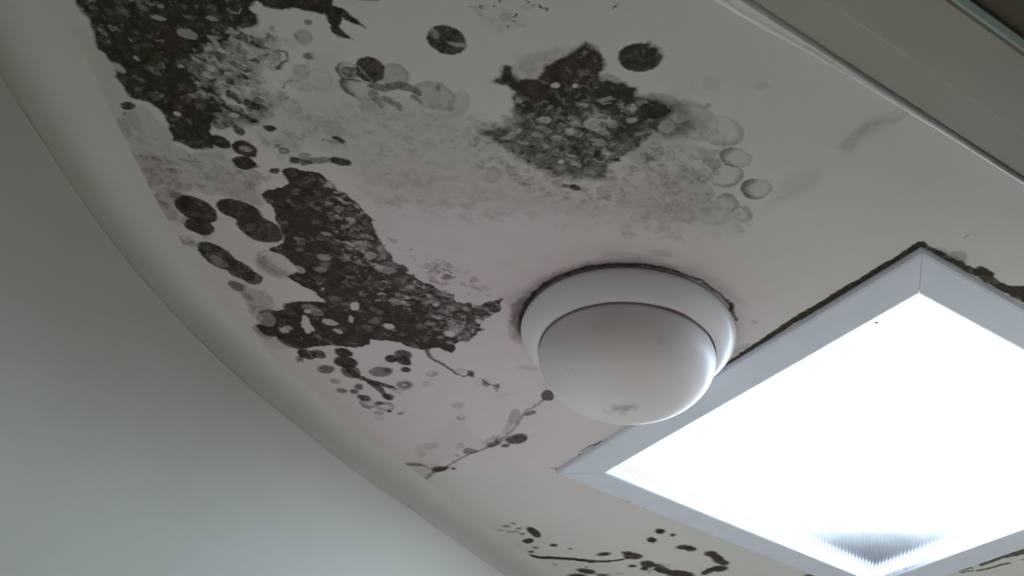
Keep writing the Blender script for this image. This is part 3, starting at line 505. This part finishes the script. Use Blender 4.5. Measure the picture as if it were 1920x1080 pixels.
# ribbed prismatic diffuser
def diffuser_material():
    m = bpy.data.materials.new('prismatic_diffuser'); m.use_nodes = True; nt = m.node_tree; N = nt.nodes; L = nt.links
    N.remove(N['Principled BSDF']); out = N['Material Output']
    tc = N.new('ShaderNodeTexCoord'); mp = N.new('ShaderNodeMapping'); mp.inputs['Rotation'].default_value = (0, 0, math.radians(45)); L.new(tc.outputs['Object'], mp.inputs['Vector'])
    sx = N.new('ShaderNodeSeparateXYZ'); L.new(tc.outputs['Object'], sx.inputs[0])
    def wave(s):
        a = N.new('ShaderNodeMath'); a.operation = 'MULTIPLY'; a.inputs[1].default_value = 2 * math.pi / .0085; L.new(s, a.inputs[0])
        b = N.new('ShaderNodeMath'); b.operation = 'SINE'; L.new(a.outputs[0], b.inputs[0]); return b.outputs[0]
    ad = N.new('ShaderNodeMath'); ad.operation = 'MULTIPLY'; L.new(wave(sx.outputs[0]), ad.inputs[0]); L.new(wave(sx.outputs[1]), ad.inputs[1])
    mr = N.new('ShaderNodeMapRange'); mr.inputs[1].default_value = -1; mr.inputs[2].default_value = 1; mr.inputs[3].default_value = .86; mr.inputs[4].default_value = 1; L.new(ad.outputs[0], mr.inputs[0])
    tr = N.new('ShaderNodeBsdfTransparent'); tl = N.new('ShaderNodeBsdfTranslucent'); gl = N.new('ShaderNodeBsdfGlossy'); gl.inputs['Roughness'].default_value = .2
    # fall-off of light at the two far edges and corner, painted as lower transmission
    def M(op, a, b_=None, clamp=False):
        x = N.new('ShaderNodeMath'); x.operation = op; x.use_clamp = clamp
        for i, q in enumerate((a, b_)):
            if q is None: continue
            if isinstance(q, (int, float)): x.inputs[i].default_value = q
            else: L.new(q, x.inputs[i])
        return x.outputs[0]
    def S(q, a, b_, c=0, d=1):
        x = N.new('ShaderNodeMapRange'); x.interpolation_type = 'SMOOTHSTEP'; x.inputs[1].default_value = a; x.inputs[2].default_value = b_; x.inputs[3].default_value = c; x.inputs[4].default_value = d; L.new(q, x.inputs[0]); return x.outputs[0]
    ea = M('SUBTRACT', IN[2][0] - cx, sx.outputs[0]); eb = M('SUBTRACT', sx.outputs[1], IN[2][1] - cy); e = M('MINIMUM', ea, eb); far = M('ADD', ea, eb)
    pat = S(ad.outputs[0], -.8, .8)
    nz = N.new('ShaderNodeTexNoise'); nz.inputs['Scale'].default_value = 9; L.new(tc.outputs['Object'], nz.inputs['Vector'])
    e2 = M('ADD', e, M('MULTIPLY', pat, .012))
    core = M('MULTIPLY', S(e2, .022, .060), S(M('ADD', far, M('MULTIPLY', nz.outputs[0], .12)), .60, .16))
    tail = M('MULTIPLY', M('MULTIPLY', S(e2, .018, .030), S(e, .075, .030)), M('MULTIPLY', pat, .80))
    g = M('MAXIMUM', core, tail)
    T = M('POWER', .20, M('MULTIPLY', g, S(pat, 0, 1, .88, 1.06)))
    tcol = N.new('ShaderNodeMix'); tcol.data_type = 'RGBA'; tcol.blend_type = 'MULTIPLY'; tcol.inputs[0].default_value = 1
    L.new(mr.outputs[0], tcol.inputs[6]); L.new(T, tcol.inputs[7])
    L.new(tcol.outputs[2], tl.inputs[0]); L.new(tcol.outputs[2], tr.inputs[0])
    m1 = N.new('ShaderNodeMixShader'); m1.inputs[0].default_value = .12; L.new(tr.outputs[0], m1.inputs[1]); L.new(tl.outputs[0], m1.inputs[2])
    m2 = N.new('ShaderNodeMixShader'); m2.inputs[0].default_value = .04; L.new(m1.outputs[0], m2.inputs[1]); L.new(gl.outputs[0], m2.inputs[2])
    L.new(m2.outputs[0], out.inputs[0]); return m
P = [lerp(OUT[i], IN[i], .8) for i in range(4)]
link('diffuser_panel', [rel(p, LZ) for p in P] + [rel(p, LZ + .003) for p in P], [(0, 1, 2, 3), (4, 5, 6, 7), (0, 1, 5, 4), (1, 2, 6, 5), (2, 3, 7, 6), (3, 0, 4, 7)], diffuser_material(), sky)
p = px(1641, 604, LZ - .0005)
db = link('debris_flake', [(p[0] + x, p[1] + y, LZ - .0006 + z) for x, y, z in ((-.002, 0, 0), (.004, .001, 0), (.0015, .002, -.0012), (.0055, .004, -.0005), (.001, -.002, -.001), (-.003, -.005, 0), (0, 0, -.0015))],
          [(0, 1, 6), (1, 3, 2), (2, 6, 1), (0, 6, 4), (4, 5, 0), (4, 6, 1)], mat('dark_debris', (.12, .09, .07), .8))
tag(db, 'tiny dark flake of debris stuck to the glowing skylight panel near its frame', 'debris')

# ------------------------------------------------------------------ dome lamp
lamp = tag(empty('ceiling_lamp', (LX, LY, CZ)), 'round unlit frosted dome lamp on a white ring, dusty, beside the skylight', 'ceiling lamp')
def lathe(name, prof, material, parent, n=128, wob=0):
    v = []; f = []
    for r_, z in prof: v += [(r_ * math.cos(2 * math.pi * i / n), r_ * math.sin(2 * math.pi * i / n), z) for i in range(n)]
    k = len(prof)
    for j in range(k - 1):
        for i in range(n): f.append((j * n + i, j * n + (i + 1) % n, (j + 1) * n + (i + 1) % n, (j + 1) * n + i))
    f.append(tuple(range((k - 1) * n, k * n)))
    return link(name, v, f, material, parent, smooth=True)
ring = [(.1400, -.0002), (.1430, -.002), (.1455, -.006), (.1468, -.0110), (.1460, -.0150), (.1428, -.0210), (.1385, -.0270), (.1335, -.0325), (.1282, -.0372), (.1230, -.0402), (.1200, -.0398), (.1186, -.0375), (.1180, -.028)]
def ring_material():
    m = M_plastic; nt = m.node_tree; N = nt.nodes; L = nt.links; b = N['Principled BSDF']
    b.inputs['Coat Weight'].default_value = .15
    tc = N.new('ShaderNodeTexCoord')
    d = N.new('ShaderNodeVectorMath'); d.operation = 'DISTANCE'; L.new(tc.outputs['Object'], d.inputs[0])
    q = px(1268, 586, CZ - .040); d.inputs[1].default_value = (q[0] - LX, q[1] - LY, -.040)
    mr = N.new('ShaderNodeMapRange'); mr.inputs[1].default_value = .036; mr.inputs[2].default_value = .01; L.new(d.outputs['Value'], mr.inputs[0])
    sx = N.new('ShaderNodeSeparateXYZ'); L.new(tc.outputs['Object'], sx.inputs[0])
    ln = N.new('ShaderNodeVectorMath'); ln.operation = 'LENGTH'; cb = N.new('ShaderNodeCombineXYZ'); L.new(sx.outputs[0], cb.inputs[0]); L.new(sx.outputs[1], cb.inputs[1]); L.new(cb.outputs[0], ln.inputs[0])
    rr = N.new('ShaderNodeMapRange'); rr.inputs[1].default_value = .1240; rr.inputs[2].default_value = .1205; L.new(ln.outputs['Value'], rr.inputs[0])
    mu = N.new('ShaderNodeMath'); mu.operation = 'MULTIPLY'; L.new(mr.outputs[0], mu.inputs[0]); L.new(rr.outputs[0], mu.inputs[1])
    mx = N.new('ShaderNodeMix'); mx.data_type = 'RGBA'; old = b.inputs['Base Color'].links[0].from_socket
    L.new(mu.outputs[0], mx.inputs[0]); L.new(old, mx.inputs[6]); mx.inputs[7].default_value = (.42, .17, .08, 1); L.new(mx.outputs[2], b.inputs['Base Color'])
    return m
lathe('mounting_ring', ring, ring_material(), lamp)
dome = [(.1150, -.026), (.1165, -.034)]
ZM, RM, CM = -.0475, .1190, .072
for a in np.linspace(-15, 89, 32):
    ar = math.radians(a)
    dome.append((RM * math.cos(ar) ** .92, ZM - (CM if a > 0 else .04) * math.sin(ar)))
def dome_material():
    m = mat('frosted_glass', (.90, .84, .86), .42, .5, nscale=14, color2=(.87, .80, .81), coat=.1)
    nt = m.node_tree; N = nt.nodes; L = nt.links; b = N['Principled BSDF']; b.inputs['Coat Roughness'].default_value = .3
    b.inputs['Subsurface Weight'].default_value = .5; b.inputs['Subsurface Radius'].default_value = (1, .9, .9); b.inputs['Subsurface Scale'].default_value = .04
    tc = N.new('ShaderNodeTexCoord'); n = N.new('ShaderNodeTexNoise'); n.inputs['Scale'].default_value = 60; n.inputs['Detail'].default_value = 4; L.new(tc.outputs['Object'], n.inputs['Vector'])
    old = b.inputs['Base Color'].links[0].from_socket
    for (x, y, rad, k) in ((1172, 766, .022, .42), (1150, 770, .018, .3), (1070, 695, .010, .22), (1120, 613, .010, .15), (1240, 640, .010, .12)):
        q = px(x, y, CZ - .1); z = -.1
        ray = RC.T @ np.array([x - 960.0, y - 540.0, F]); ray = np.array([ray[0], -ray[1], -ray[2]]); best = None
        for s in np.linspace(.9, 1.6, 1400):           # where the view through that point meets the dome
            h = np.array([0, 0, CAMZ]) + ray / np.linalg.norm(ray) * s - np.array([LX, LY, CZ])
            if (h[0] ** 2 + h[1] ** 2) / RM ** 2 + ((h[2] - ZM) / CM) ** 2 < 1: best = h; break
        if best is None: continue
        d = N.new('ShaderNodeVectorMath'); d.operation = 'DISTANCE'; L.new(tc.outputs['Object'], d.inputs[0]); d.inputs[1].default_value = tuple(best)
        mr = N.new('ShaderNodeMapRange'); mr.inputs[1].default_value = rad; mr.inputs[2].default_value = 0; mr.inputs[4].default_value = k; L.new(d.outputs['Value'], mr.inputs[0])
        nm = N.new('ShaderNodeMapRange'); nm.inputs[1].default_value = .35; nm.inputs[2].default_value = .62; nm.inputs[4].default_value = 1.7; L.new(n.outputs[0], nm.inputs[0])
        mu = N.new('ShaderNodeMath'); mu.operation = 'MULTIPLY'; mu.use_clamp = True; L.new(mr.outputs[0], mu.inputs[0]); L.new(nm.outputs[0], mu.inputs[1])
        mx = N.new('ShaderNodeMix'); mx.data_type = 'RGBA'; L.new(mu.outputs[0], mx.inputs[0]); L.new(old, mx.inputs[6]); mx.inputs[7].default_value = (.28, .22, .22, 1); old = mx.outputs[2]
    L.new(old, b.inputs['Base Color']); return m
lathe('glass_dome', dome, dome_material(), lamp)
